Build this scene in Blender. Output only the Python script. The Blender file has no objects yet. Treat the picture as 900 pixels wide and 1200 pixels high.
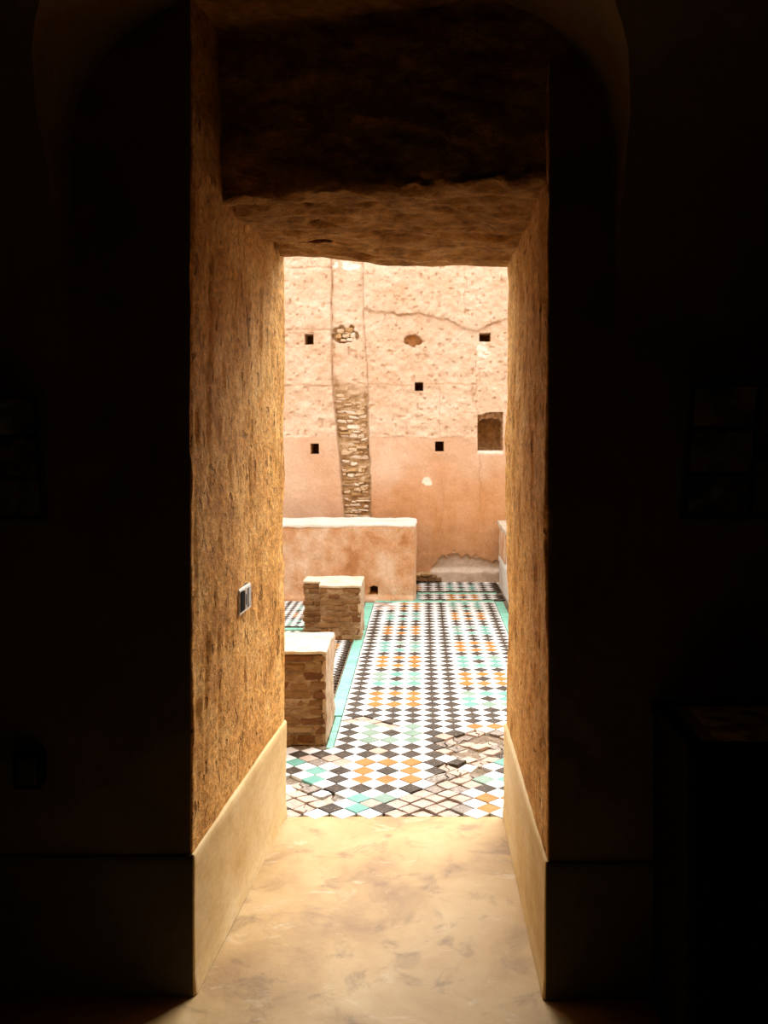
import bpy, bmesh, math, random
import numpy as np
from mathutils import Vector

random.seed(7)
RNG = np.random.default_rng(11)
scene = bpy.context.scene

# ------------------------------------------------------------------ camera, sky, exposure
F, CX, CY, EYE = 1085.0, 495.0, 504.0, 1.6        # focal length and principal point in 900x1200 pixels
cam_data = bpy.data.cameras.new('camera')
cam = bpy.data.objects.new('camera', cam_data)
scene.collection.objects.link(cam)
cam.location = (0, 0, EYE)
cam.rotation_euler = (math.pi / 2, 0, 0)
cam_data.sensor_width = 36
cam_data.lens = F / 1200 * 36
cam_data.shift_x = -(CX - 450) / 1200
cam_data.shift_y = -(600 - CY) / 1200
cam_data.clip_start = 0.02
scene.camera = cam

world = bpy.data.worlds.new('sky')
scene.world = world
world.use_nodes = True
bg = world.node_tree.nodes['Background']
bg.inputs['Color'].default_value = (1.0, 0.985, 0.96, 1)
bg.inputs['Strength'].default_value = 0.72

sun_data = bpy.data.lights.new('hazy_sun', 'SUN')      # sun veiled by thin cloud, high beyond the far courtyard wall
sun_data.energy = 2.0
sun_data.angle = math.radians(48)
sun_data.color = (1.0, 0.98, 0.95)
sun = bpy.data.objects.new('hazy_sun', sun_data)
scene.collection.objects.link(sun)
SUN_EL, SUN_AZ = math.radians(45), math.radians(14)
sun.rotation_euler = Vector((math.sin(SUN_AZ) * math.cos(SUN_EL), math.cos(SUN_AZ) * math.cos(SUN_EL), math.sin(SUN_EL))).to_track_quat('Z', 'Y').to_euler()

scene.view_settings.view_transform = 'Standard'
scene.view_settings.look = 'None'
scene.view_settings.gamma = 1
scene.view_settings.use_curve_mapping = False
scene.view_settings.exposure = 2.2

# ------------------------------------------------------------------ helpers
C = scene.collection


def gp(u, v):
    """pixel on the ground plane -> (X, Y)"""
    y = F * EYE / (v - CY)
    return (u - CX) / F * y, y


def link(o, parent=None):
    C.objects.link(o)
    if parent is not None:
        o.parent = parent
    return o


def tag(o, label=None, cat=None, group=None, kind=None):
    if label: o['label'] = label
    if cat: o['category'] = cat
    if group: o['group'] = group
    if kind: o['kind'] = kind
    return o


def empty(name, loc, label, cat, group=None):
    o = bpy.data.objects.new(name, None)
    o.empty_display_size = 0.1
    o.location = loc
    link(o)
    return tag(o, label, cat, group)


def put(o, parent):
    """parent o keeping the world-space coordinates of its mesh"""
    o.parent = parent
    if parent is not None:
        o.location = Vector(o.location) - Vector(parent.location)
    return o


def mesh_obj(name, verts, faces, mat, parent=None, smooth=False, mats=None, midx=None):
    me = bpy.data.meshes.new(name)
    me.from_pydata([tuple(v) for v in verts], [], [tuple(f) for f in faces])
    for m in (mats or [mat]):
        me.materials.append(m)
    if midx is not None:
        me.polygons.foreach_set('material_index', np.asarray(midx, dtype=np.int32))
    me.polygons.foreach_set('use_smooth', np.full(len(me.polygons), smooth))
    me.update()
    o = bpy.data.objects.new(name, me)
    C.objects.link(o)
    return put(o, parent)


def grid_data(P):
    n, m = P.shape[:2]
    idx = np.arange(n * m).reshape(n, m)
    f = np.stack([idx[:-1, :-1], idx[1:, :-1], idx[1:, 1:], idx[:-1, 1:]], axis=-1).reshape(-1, 4)
    return P.reshape(-1, 3), f


def join_grids(name, grids, mat, parent=None, smooth=True, attrs=None):
    vs, fs, off = [], [], 0
    for P in grids:
        v, f = grid_data(np.asarray(P, dtype=float))
        vs.append(v); fs.append(f + off); off += len(v)
    V = np.concatenate(vs); Fc = np.concatenate(fs)
    me = bpy.data.meshes.new(name)
    me.vertices.add(len(V)); me.vertices.foreach_set('co', V.ravel().astype(np.float32))
    me.loops.add(Fc.size); me.loops.foreach_set('vertex_index', Fc.ravel().astype(np.int32))
    me.polygons.add(len(Fc))
    me.polygons.foreach_set('loop_start', np.arange(0, Fc.size, 4, dtype=np.int32))
    me.polygons.foreach_set('loop_total', np.full(len(Fc), 4, dtype=np.int32))
    me.update(calc_edges=True)
    me.polygons.foreach_set('use_smooth', np.full(len(Fc), smooth))
    if attrs:
        for k, a in attrs.items():
            full = np.zeros(len(V), np.float32); full[:a.size] = a.ravel()
            me.attributes.new(k, 'FLOAT', 'POINT').data.foreach_set('value', full)
    me.materials.append(mat)
    o = bpy.data.objects.new(name, me)
    C.objects.link(o)
    return put(o, parent)


_T = RNG.random((256, 256))


def vnoise(x, y, s=0):
    x = np.asarray(x, float) + 17.3 * s; y = np.asarray(y, float) + 31.7 * s
    xi = np.floor(x).astype(int); yi = np.floor(y).astype(int)
    fx = x - xi; fy = y - yi
    fx = fx * fx * (3 - 2 * fx); fy = fy * fy * (3 - 2 * fy)
    a = _T[xi & 255, yi & 255]; b = _T[(xi + 1) & 255, yi & 255]
    c = _T[xi & 255, (yi + 1) & 255]; d = _T[(xi + 1) & 255, (yi + 1) & 255]
    return (a * (1 - fx) + b * fx) * (1 - fy) + (c * (1 - fx) + d * fx) * fy - 0.5


def fbm(x, y, o=4, s=0):
    r = 0; amp = 1.0
    for k in range(o):
        r = r + amp * vnoise(x * 2 ** k, y * 2 ** k, s + k); amp *= 0.5
    return r


def sstep(a, b, x):
    t = np.clip((np.asarray(x, float) - a) / (b - a), 0, 1)
    return t * t * (3 - 2 * t)


def box_bm(bm, x0, x1, y0, y1, z0, z1):
    r = bmesh.ops.create_cube(bm, size=1)
    for v in r['verts']:
        v.co = Vector((x0 + (v.co.x + .5) * (x1 - x0), y0 + (v.co.y + .5) * (y1 - y0), z0 + (v.co.z + .5) * (z1 - z0)))
    return r['verts']


def bm_obj(name, bm, mat, parent=None, smooth=False):
    me = bpy.data.meshes.new(name)
    bmesh.ops.recalc_face_normals(bm, faces=bm.faces)
    bm.to_mesh(me); bm.free()
    me.materials.append(mat)
    if smooth:
        me.polygons.foreach_set('use_smooth', np.full(len(me.polygons), True))
    o = bpy.data.objects.new(name, me)
    C.objects.link(o)
    return put(o, parent)


def box(name, x0, x1, y0, y1, z0, z1, mat, parent=None, bevel=0.0, seg=1):
    bm = bmesh.new()
    box_bm(bm, x0, x1, y0, y1, z0, z1)
    if bevel:
        bmesh.ops.bevel(bm, geom=bm.edges[:], offset=bevel, segments=seg, affect='EDGES')
    return bm_obj(name, bm, mat, parent)


def rough_box(name, x0, x1, y0, y1, z0, z1, mat, parent=None, step=0.03, amp=0.006, round_=0.02, seed=0, keep_base=True):
    """box with subdivided faces, softened edges and lumpy surface"""
    def ax(a, b):
        n = max(2, int(round((b - a) / step)))
        return np.linspace(a, b, n + 1)
    xs, ys, zs = ax(x0, x1), ax(y0, y1), ax(z0, z1)
    grids = []
    for a in (y0, y1):
        X, Z = np.meshgrid(xs, zs, indexing='ij'); grids.append(np.stack([X, np.full_like(X, a), Z], -1) if a == y0 else np.stack([X, np.full_like(X, a), Z], -1)[::-1])
    for a in (x0, x1):
        Y, Z = np.meshgrid(ys, zs, indexing='ij'); g = np.stack([np.full_like(Y, a), Y, Z], -1); grids.append(g[::-1] if a == x0 else g)
    for a in (z0, z1):
        X, Y = np.meshgrid(xs, ys, indexing='ij'); g = np.stack([X, Y, np.full_like(X, a)], -1); grids.append(g[::-1] if a == z0 else g)
    c0 = np.array([x0, y0, z0]); c1 = np.array([x1, y1, z1])
    out = []
    for g in grids:
        inner0, inner1 = c0 + round_, c1 - round_
        if keep_base: inner0[2] = z0
        q = np.clip(g, inner0, inner1)
        d = g - q
        L = np.linalg.norm(d, axis=-1, keepdims=True)
        g2 = np.where(L > 1e-6, q + d / np.maximum(L, 1e-6) * round_, g)
        n = np.stack([fbm((g[..., 0] + g[..., 1]) * 11, g[..., 2] * 11 + g[..., 1] * 3, 3, seed + k) for k in range(3)], -1)
        n[..., 2] *= (0.0 if keep_base and False else 1.0)
        g3 = g2 + n * amp * 2
        if keep_base: g3[..., 2] = np.maximum(g3[..., 2], z0)
        out.append(g3)
    return join_grids(name, out, mat, parent)


def stone(name, c, sx, sy, sz, mat, parent, seed, box_like=0.6):
    """an irregular stone or brick of about 44 triangles"""
    r = random.Random(seed)
    bm = bmesh.new()
    vs = box_bm(bm, -sx, sx, -sy, sy, -sz, sz)
    for v in vs:
        v.co.x += r.uniform(-1, 1) * sx * (1 - box_like) * .5
        v.co.y += r.uniform(-1, 1) * sy * (1 - box_like) * .5
        v.co.z += r.uniform(-1, 1) * sz * (1 - box_like) * .6
    bmesh.ops.bevel(bm, geom=bm.edges[:], offset=min(sx, sy, sz) * (0.55 - .3 * box_like), segments=1, affect='EDGES')
    for v in bm.verts:
        v.co += Vector(c)
    return bm_obj(name, bm, mat, parent)


# ------------------------------------------------------------------ materials
def new_mat(name):
    m = bpy.data.materials.new(name); m.use_nodes = True
    nt = m.node_tree
    return m, nt, nt.nodes, nt.links, nt.nodes['Principled BSDF']


def noise(nt, vec, scale, detail=5, rough=.6, dist=0):
    n = nt.nodes.new('ShaderNodeTexNoise')
    n.inputs['Scale'].default_value = scale; n.inputs['Detail'].default_value = detail
    n.inputs['Roughness'].default_value = rough; n.inputs['Distortion'].default_value = dist
    nt.links.new(vec, n.inputs['Vector'])
    return n.outputs['Fac']


def ramp(nt, fac, stops):
    r = nt.nodes.new('ShaderNodeValToRGB')
    e = r.color_ramp.elements
    while len(e) < len(stops): e.new(0.5)
    for el, (p, c) in zip(e, stops):
        el.position = p; el.color = (*c, 1) if len(c) == 3 else c
    nt.links.new(fac, r.inputs['Fac'])
    return r.outputs['Color']


def mixc(nt, fac, a, b, mode='MIX'):
    n = nt.nodes.new('ShaderNodeMix'); n.data_type = 'RGBA'; n.blend_type = mode
    fi = [i for i in n.inputs if i.identifier == 'Factor_Float'][0]
    ai = [i for i in n.inputs if i.identifier == 'A_Color'][0]
    bi = [i for i in n.inputs if i.identifier == 'B_Color'][0]
    for sock, val in ((fi, fac), (ai, a), (bi, b)):
        if isinstance(val, (int, float)): sock.default_value = val
        elif isinstance(val, tuple): sock.default_value = (*val, 1)
        else: nt.links.new(val, sock)
    return [o for o in n.outputs if o.identifier == 'Result_Color'][0]


def mapped(nt, scale=(1, 1, 1), rot=(0, 0, 0)):
    t = nt.nodes.new('ShaderNodeTexCoord'); mp = nt.nodes.new('ShaderNodeMapping')
    mp.inputs['Scale'].default_value = scale; mp.inputs['Rotation'].default_value = rot
    g = nt.nodes.new('ShaderNodeNewGeometry')
    nt.links.new(g.outputs['Position'], mp.inputs['Vector'])
    return mp.outputs['Vector']


def attr(nt, name):
    a = nt.nodes.new('ShaderNodeAttribute'); a.attribute_name = name
    return a.outputs['Fac']


def math_(nt, op, a, b=None, clamp=False):
    n = nt.nodes.new('ShaderNodeMath'); n.operation = op; n.use_clamp = clamp
    for i, v in enumerate((a, b)):
        if v is None: continue
        if isinstance(v, (int, float)): n.inputs[i].default_value = v
        else: nt.links.new(v, n.inputs[i])
    return n.outputs[0]


def bump(nt, bsdf, h, strength=.4, dist=.01):
    b = nt.nodes.new('ShaderNodeBump'); b.inputs['Strength'].default_value = strength; b.inputs['Distance'].default_value = dist
    nt.links.new(h, b.inputs['Height']); nt.links.new(b.outputs['Normal'], bsdf.inputs['Normal'])


def mat_noise(name, stops, scale=4, stretch=(1, 1, 1), rough=.9, bscale=40, bstr=.35, bdist=.008, speck=None, spec=.15, fine=(.85, 1.1), fscale=60, gouge=None):
    m, nt, N, L, b = new_mat(name)
    v = mapped(nt, stretch)
    base = ramp(nt, noise(nt, v, scale, 6, .62, .3), stops)
    f2 = noise(nt, v, fscale, 4, .6)
    var = ramp(nt, f2, [(.3, (fine[0],) * 3), (.7, (fine[1],) * 3)])
    col = mixc(nt, 1.0, base, var, 'MULTIPLY')
    if speck:
        thr, c, ss = speck
        s = noise(nt, v, ss, 2, .5)
        k = ramp(nt, s, [(thr, (0, 0, 0)), (thr + .05, (1, 1, 1))])
        col = mixc(nt, k, col, c)
    L.new(col, b.inputs['Base Color'])
    b.inputs['Roughness'].default_value = rough
    b.inputs['Specular IOR Level'].default_value = spec
    hgt = noise(nt, v, bscale, 6, .65) if bstr else None
    if gouge:
        gs, gscale, gthr, gcol = gouge
        k = ramp(nt, noise(nt, mapped(nt, gs), gscale, 3, .55, .4), [(gthr, (0, 0, 0)), (gthr + .05, (1, 1, 1))])
        col = mixc(nt, math_(nt, 'MULTIPLY', k, .6), col, gcol)
        L.new(col, b.inputs['Base Color'])
        hgt = math_(nt, 'SUBTRACT', hgt, math_(nt, 'MULTIPLY', k, 1.2))
    if bstr: bump(nt, b, hgt, bstr, bdist)
    return m


M = {}
M['jamb'] = mat_noise('ochre_rough_plaster', [(.28, (.42, .175, .035)), (.48, (.68, .34, .085)), (.72, (.80, .47, .16))], 9, (1.0, .6, .8), .95, 60, 1.0, .014, fine=(.55, 1.16), fscale=60, gouge=((3.0, 1.9, 1.25), 11, .625, (.24, .09, .016)))
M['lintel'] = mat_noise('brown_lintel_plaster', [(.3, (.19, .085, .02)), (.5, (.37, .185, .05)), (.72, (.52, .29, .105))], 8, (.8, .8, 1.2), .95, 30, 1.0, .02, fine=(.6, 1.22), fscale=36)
M['dado'] = mat_noise('beige_cement_plaster', [(.28, (.47, .29, .105)), (.45, (.60, .42, .19)), (.6, (.66, .50, .27)), (.8, (.70, .57, .36))], 4, (1, .5, 1), .7, 18, .2, .004, fine=(.88, 1.06))
M['room'] = mat_noise('shade_dark_room_plaster', [(.3, (0.120, 0.082, 0.039)), (.6, (0.188, 0.128, 0.062))], 3, (1, 1, 1), .95, 12, .4, .01)  # colour kept low to hold the room's shade and limit bounce light
M['room_skirting'] = mat_noise('shade_dark_skirting', [(.3, (0.086, 0.065, 0.036)), (.6, (0.130, 0.098, 0.058))], 3, rough=.85, bstr=0)  # darker copy of the cement skirting, room-side shade put into the colour
M['facade'] = mat_noise('facade_plaster', [(.3, (0.340, 0.204, 0.122)), (.6, (0.394, 0.258, 0.170))], 2, (1, 1, 1), .95, 12, .4, .01)


def concrete():
    m, nt, N, L, b = new_mat('stained_ochre_screed')
    v = mapped(nt)
    base = ramp(nt, noise(nt, v, 2.6, 7, .62, .4), [(.3, (.21, .108, .028)), (.5, (.355, .212, .068)), (.7, (.43, .29, .125))])
    st = ramp(nt, noise(nt, v, 7.5, 5, .6, .5), [(.55, (0, 0, 0)), (.67, (1, 1, 1))])
    col = mixc(nt, math_(nt, 'MULTIPLY', st, .65), base, (.14, .073, .020))
    lt = ramp(nt, noise(nt, mapped(nt, (1.0, 2.0, 1)), 4.2, 6, .7, .8), [(.6, (0, 0, 0)), (.7, (1, 1, 1))])
    col = mixc(nt, math_(nt, 'MULTIPLY', lt, .6), col, (.48, .38, .235))
    sp = ramp(nt, noise(nt, v, 45, 2, .5), [(.74, (0, 0, 0)), (.77, (1, 1, 1))])
    col = mixc(nt, math_(nt, 'MULTIPLY', sp, .5), col, (.16, .10, .04))
    # hairline cracks
    vo = N.new('ShaderNodeTexVoronoi'); vo.feature = 'DISTANCE_TO_EDGE'; vo.inputs['Scale'].default_value = 1.1
    dn = N.new('ShaderNodeTexNoise'); dn.inputs['Scale'].default_value = 6; L.new(v, dn.inputs['Vector'])
    av = N.new('ShaderNodeVectorMath'); av.operation = 'SCALE'; av.inputs['Scale'].default_value = .35; L.new(dn.outputs['Color'], av.inputs[0])
    ad = N.new('ShaderNodeVectorMath'); L.new(v, ad.inputs[0]); L.new(av.outputs[0], ad.inputs[1]); L.new(ad.outputs[0], vo.inputs['Vector'])
    cr = ramp(nt, vo.outputs['Distance'], [(0, (1, 1, 1)), (.006, (0, 0, 0))])
    gate = ramp(nt, noise(nt, v, 1.7, 2), [(.5, (0, 0, 0)), (.6, (1, 1, 1))])
    crk = math_(nt, 'MULTIPLY', math_(nt, 'MULTIPLY', cr, gate), .6)
    col = mixc(nt, crk, col, (.2, .13, .06))
    L.new(col, b.inputs['Base Color'])
    b.inputs['Roughness'].default_value = .62; b.inputs['Specular IOR Level'].default_value = .3
    bump(nt, b, noise(nt, v, 24, 6, .65), .35, .006)
    return m


M['screed'] = concrete()


def courtyard_plaster():
    """pale pink earth plaster; zones (older rough coat, rubble, mortar foot, limewash patches) come from mesh attributes"""
    m, nt, N, L, b = new_mat('salmon_earth_plaster')
    v = mapped(nt)
    rough_c = ramp(nt, noise(nt, v, 2.6, 7, .68, .5), [(.3, (.50, .335, .22)), (.5, (.555, .405, .295)), (.7, (.60, .48, .38))])
    smooth_c = ramp(nt, noise(nt, mapped(nt, (1, 1, .6)), 1.8, 6, .62, .3), [(.32, (.49, .295, .18)), (.5, (.53, .36, .25)), (.68, (.57, .42, .315))])
    col = mixc(nt, attr(nt, 'smooth'), rough_c, smooth_c)
    col = mixc(nt, attr(nt, 'orange'), col, ramp(nt, noise(nt, mapped(nt, (1.6, 1, .5)), 3, 6, .65), [(.3, (0.424, 0.204, 0.084)), (.7, (0.512, 0.296, 0.168))]))
    col = mixc(nt, attr(nt, 'foot'), col, ramp(nt, noise(nt, v, 6, 6, .65), [(.3, (.40, .285, .20)), (.7, (.56, .45, .36))]))
    col = mixc(nt, attr(nt, 'rubble'), col, ramp(nt, noise(nt, v, 16, 6, .7), [(.3, (0.240, 0.136, 0.064)), (.5, (0.400, 0.272, 0.152)), (.7, (0.512, 0.400, 0.288))]))
    col = mixc(nt, attr(nt, 'lime'), col, (.80, .74, .68))
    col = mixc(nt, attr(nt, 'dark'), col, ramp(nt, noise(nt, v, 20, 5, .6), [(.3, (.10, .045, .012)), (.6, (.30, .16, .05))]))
    col = mixc(nt, attr(nt, 'crack'), col, (.30, .165, .08))
    # pits and pinholes in the older coat
    pit = ramp(nt, noise(nt, v, 44, 3, .6), [(.67, (0, 0, 0)), (.72, (1, 1, 1))])
    pit = math_(nt, 'MULTIPLY', pit, math_(nt, 'SUBTRACT', .75, math_(nt, 'MULTIPLY', attr(nt, 'smooth'), .7)))
    col = mixc(nt, pit, col, (.34, .19, .09))
    # wandering cracks
    vo = N.new('ShaderNodeTexVoronoi'); vo.feature = 'DISTANCE_TO_EDGE'; vo.inputs['Scale'].default_value = 2.6
    dn = N.new('ShaderNodeTexNoise'); dn.inputs['Scale'].default_value = 5; dn.inputs['Detail'].default_value = 6; L.new(v, dn.inputs['Vector'])
    av = N.new('ShaderNodeVectorMath'); av.operation = 'SCALE'; av.inputs['Scale'].default_value = .5; L.new(dn.outputs['Color'], av.inputs[0])
    ad = N.new('ShaderNodeVectorMath'); L.new(v, ad.inputs[0]); L.new(av.outputs[0], ad.inputs[1]); L.new(ad.outputs[0], vo.inputs['Vector'])
    cr = ramp(nt, vo.outputs['Distance'], [(0, (1, 1, 1)), (.016, (0, 0, 0))])
    gate = ramp(nt, noise(nt, v, 3.1, 3), [(.47, (0, 0, 0)), (.58, (1, 1, 1))])
    crk = math_(nt, 'MULTIPLY', math_(nt, 'MULTIPLY', cr, gate), math_(nt, 'SUBTRACT', .7, math_(nt, 'MULTIPLY', attr(nt, 'smooth'), .6)))
    col = mixc(nt, crk, col, (.40, .23, .12))
    var = ramp(nt, noise(nt, v, 55, 4, .6), [(.3, (.86,) * 3), (.7, (1.06,) * 3)])
    col = mixc(nt, 1.0, col, var, 'MULTIPLY')
    L.new(col, b.inputs['Base Color'])
    b.inputs['Roughness'].default_value = .95; b.inputs['Specular IOR Level'].default_value = .1
    bump(nt, b, noise(nt, v, 22, 7, .7), .45, .012)
    return m


M['court'] = courtyard_plaster()
M['lowwall'] = mat_noise('peach_low_wall_plaster', [(.34, (.35, .165, .07)), (.45, (.46, .26, .14)), (.54, (.51, .335, .215)), (.66, (.57, .43, .33))], 3.8, (1, 1, .8), .95, 24, .6, .012, fine=(.84, 1.08))
M['limecap'] = mat_noise('white_lime_cap', [(.3, (0.503, 0.449, 0.381)), (.6, (0.585, 0.558, 0.517))], 6, (1, 1, 1), .9, 25, .3, .006)
M['topplaster'] = mat_noise('cream_top_plaster', [(.3, (0.386, 0.292, 0.193)), (.52, (0.456, 0.386, 0.292)), (.7, (0.491, 0.451, 0.386))], 5, (1, 1.6, 1), .9, 25, .3, .006)
M['sideplaster'] = mat_noise('tan_side_plaster', [(.3, (0.340, 0.231, 0.136)), (.6, (0.449, 0.333, 0.224))], 10, (1, 1, .5), .95, 30, .9, .02, fine=(.75, 1.12))
M['mortar'] = mat_noise('earth_mortar', [(.3, (0.166, 0.094, 0.042)), (.5, (0.261, 0.161, 0.081)), (.7, (0.398, 0.287, 0.184))], 14, (.6, .6, 1.8), .98, 34, 1.0, .02, fine=(.65, 1.25))
M['brick_a'] = mat_noise('brown_clay_brick', [(.3, (0.136, 0.068, 0.025)), (.6, (0.201, 0.113, 0.050))], 10, (.6, .6, 1.5), .95, 35, .7, .01, fine=(.7, 1.2))
M['brick_b'] = mat_noise('red_brown_brick', [(.3, (0.095, 0.040, 0.016)), (.6, (0.145, 0.067, 0.029))], 10, (.6, .6, 1.5), .95, 35, .7, .01, fine=(.75, 1.2))
M['brick_c'] = mat_noise('tan_brick', [(.3, (0.201, 0.125, 0.060)), (.6, (0.271, 0.186, 0.105))], 10, (.6, .6, 1.5), .95, 35, .7, .01, fine=(.75, 1.15))
M['stone_a'] = mat_noise('tan_rubble_stone', [(.3, (0.391, 0.255, 0.140)), (.6, (0.544, 0.408, 0.273))], 14, (1, 1, 1.4), .95, 40, .7, .01, fine=(.75, 1.15))
M['stone_b'] = mat_noise('ochre_rubble_stone', [(.3, (0.289, 0.161, 0.060)), (.6, (0.443, 0.280, 0.136))], 14, (1, 1, 1.4), .95, 40, .7, .01, fine=(.75, 1.15))
M['stone_c'] = mat_noise('pale_rubble_stone', [(.3, (0.493, 0.374, 0.273)), (.6, (0.629, 0.527, 0.425))], 14, (1, 1, 1.4), .95, 40, .7, .01, fine=(.8, 1.1))
M['foot'] = mat_noise('grey_mortar_foot', [(.3, (0.313, 0.245, 0.184)), (.6, (0.422, 0.360, 0.299))], 7, (1, 1, 1), .95, 30, .5, .01, speck=(.68, (.25, .17, .1), 30))
# glazed tiles
M['t_white'] = mat_noise('white_glaze', [(.3, (0.503, 0.503, 0.490)), (.55, (0.585, 0.592, 0.592)), (.8, (0.612, 0.612, 0.605))], 7, (1, 1, 1), .6, 60, .08, .002, spec=.14, fine=(.95, 1.03), speck=(.73, (.62, .52, .42), 55))
M['t_dark'] = mat_noise('worn_black_glaze', [(.3, (0.032, 0.022, 0.016)), (.55, (0.054, 0.040, 0.029)), (.8, (0.092, 0.070, 0.052))], 14, (1, 1, 1), .65, 80, .25, .003, spec=.08, fine=(.7, 1.3), fscale=120, speck=(.66, (.38, .29, .2), 110))
M['t_turq'] = mat_noise('turquoise_glaze', [(.3, (0.080, 0.218, 0.175)), (.5, (0.108, 0.261, 0.216)), (.7, (0.144, 0.290, 0.250))], 9, (1, 1, 1), .6, 60, .08, .002, spec=.14, fine=(.94, 1.04))
M['t_mint'] = mat_noise('faded_mint_glaze', [(.3, (0.132, 0.204, 0.156)), (.6, (0.188, 0.256, 0.207))], 9, (1, 1, 1), .65, 60, .08, .002, spec=.08, fine=(.9, 1.05))
M['t_amber'] = mat_noise('amber_glaze', [(.3, (0.240, 0.091, 0.016)), (.5, (0.289, 0.122, 0.017)), (.7, (0.313, 0.145, 0.036))], 9, (1, 1, 1), .6, 60, .1, .002, spec=.14, fine=(.9, 1.08))
M['t_beige'] = mat_noise('bare_beige_clay', [(.3, (.33, .235, .185)), (.55, (.43, .325, .265)), (.8, (.48, .385, .33))], 16, (1, 1, 1), .9, 60, .5, .005, fine=(.75, 1.08), fscale=90, speck=(.66, (.20, .14, .10), 80))
M['t_grey'] = mat_noise('worn_grey_clay', [(.3, (0.156, 0.128, 0.104)), (.6, (0.243, 0.202, 0.173))], 20, (1, 1, 1), .9, 70, .4, .004, fine=(.75, 1.15), fscale=90, speck=(.64, (.55, .46, .38), 90))
M['t_border'] = mat_noise('sea_green_border_glaze', [(.3, (0.142, 0.370, 0.280)), (.55, (0.190, 0.447, 0.352)), (.8, (0.247, 0.490, 0.400))], 7, (1, 1, 1), .6, 60, .08, .002, spec=.14, fine=(.94, 1.04))
M['bed'] = mat_noise('dark_mortar_bed', [(.3, (0.109, 0.075, 0.048)), (.6, (0.224, 0.170, 0.122))], 16, (1, 1, 1), .98, 40, .9, .015, fine=(.7, 1.2))
# small things
M['black'] = mat_noise('black_lacquer', [(.3, (.006, .005, .004)), (.7, (.010, .009, .008))], 5, rough=.95, bstr=0, spec=.01)
M['charcoal'] = mat_noise('charcoal_board', [(.3, (.03, .026, .02)), (.7, (.05, .042, .032))], 5, rough=.8, bstr=0)
M['steel'] = mat_noise('grey_switch_plastic', [(.3, (.36, .33, .29)), (.7, (.44, .41, .37))], 9, rough=.5, bstr=0, spec=.3)
M['white_pl'] = mat_noise('cream_switch_plastic', [(.3, (.74, .70, .62)), (.7, (.80, .77, .70))], 9, rough=.35, bstr=0, spec=.5)
M['rocker'] = mat_noise('dark_switch_rocker', [(.3, (.010, .009, .008)), (.7, (.016, .014, .012))], 9, rough=.8, bstr=0, spec=.02)


def print_mat(name, stops, scale, seed):
    m, nt, N, L, b = new_mat(name)
    mp = mapped(nt, (1, 1, 1.3), (0, .5 * seed, 0))
    L.new(ramp(nt, noise(nt, mp, scale, 3, .5, 1.2), stops), b.inputs['Base Color'])
    b.inputs['Roughness'].default_value = .5
    return m


PR = [print_mat('photo_print_%s' % n, st, 9, k + 1) for k, (n, st) in enumerate([
    ('earth', [(.35, (0.020, 0.012, 0.008)), (.5, (0.088, 0.052, 0.032)), (.65, (0.168, 0.128, 0.088))]),
    ('stone', [(.35, (0.024, 0.020, 0.016)), (.5, (0.100, 0.080, 0.056)), (.65, (0.136, 0.080, 0.048))]),
    ('trench', [(.4, (0.012, 0.010, 0.008)), (.55, (0.080, 0.052, 0.032)), (.68, (0.220, 0.192, 0.144))])])]
M['map'] = print_mat('printed_site_map', [(.42, (.12, .09, .06)), (.48, (.42, .38, .22)), (.6, (.62, .56, .36))], 12, 4)
M['card'] = mat_noise('faded_card', [(.3, (.20, .17, .11)), (.7, (.24, .21, .145))], 5, rough=.8, bstr=0)

# ------------------------------------------------------------------ the dark room and the thick wall with the doorway
YN, YF = 2.63, 3.866           # room-side and courtyard-side faces of the wall
XL_N, XL_F = -0.653, -0.571    # left jamb
XR_N, XR_F = 0.350, 0.345      # right jamb


def plan_path(side, off=0.0, ext=3.3, r=.014):
    """plan outline of the wall mass: room face, rounded arris, jamb, rounded arris, courtyard face"""
    if side < 0:
        a, b = np.array([XL_N, YN]), np.array([XL_F, YF]); s = -1
    else:
        a, b = np.array([XR_N, YN - .02]), np.array([XR_F, YF - .01]); s = 1
    a = a + np.array([-s * off, -off]); b = b + np.array([-s * off, off * .0])
    t = (b - a) / np.linalg.norm(b - a)
    pts = []
    for x in np.concatenate([np.linspace(ext, .35, 8), np.linspace(.3, r + .015, 14)]):
        pts.append((a[0] + s * x, a[1]))
    p0 = np.array([a[0] + s * r, a[1]]); p2 = a + t * r
    for k in np.linspace(0, 1, 7): pts.append(tuple((1 - k) ** 2 * p0 + 2 * k * (1 - k) * a + k * k * p2))
    L = np.linalg.norm(b - a)
    for k in np.linspace(r + .012, L - .025, 84): pts.append(tuple(a + t * k))
    p0 = b - t * .018; p2 = np.array([b[0] + s * .018, b[1]])
    for k in np.linspace(0, 1, 6): pts.append(tuple((1 - k) ** 2 * p0 + 2 * k * (1 - k) * b + k * k * p2))
    for x in np.concatenate([np.linspace(.04, .3, 8), np.linspace(.4, ext + 2.2, 10)]):
        pts.append((b[0] + s * x, b[1]))
    return np.array(pts)


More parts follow.
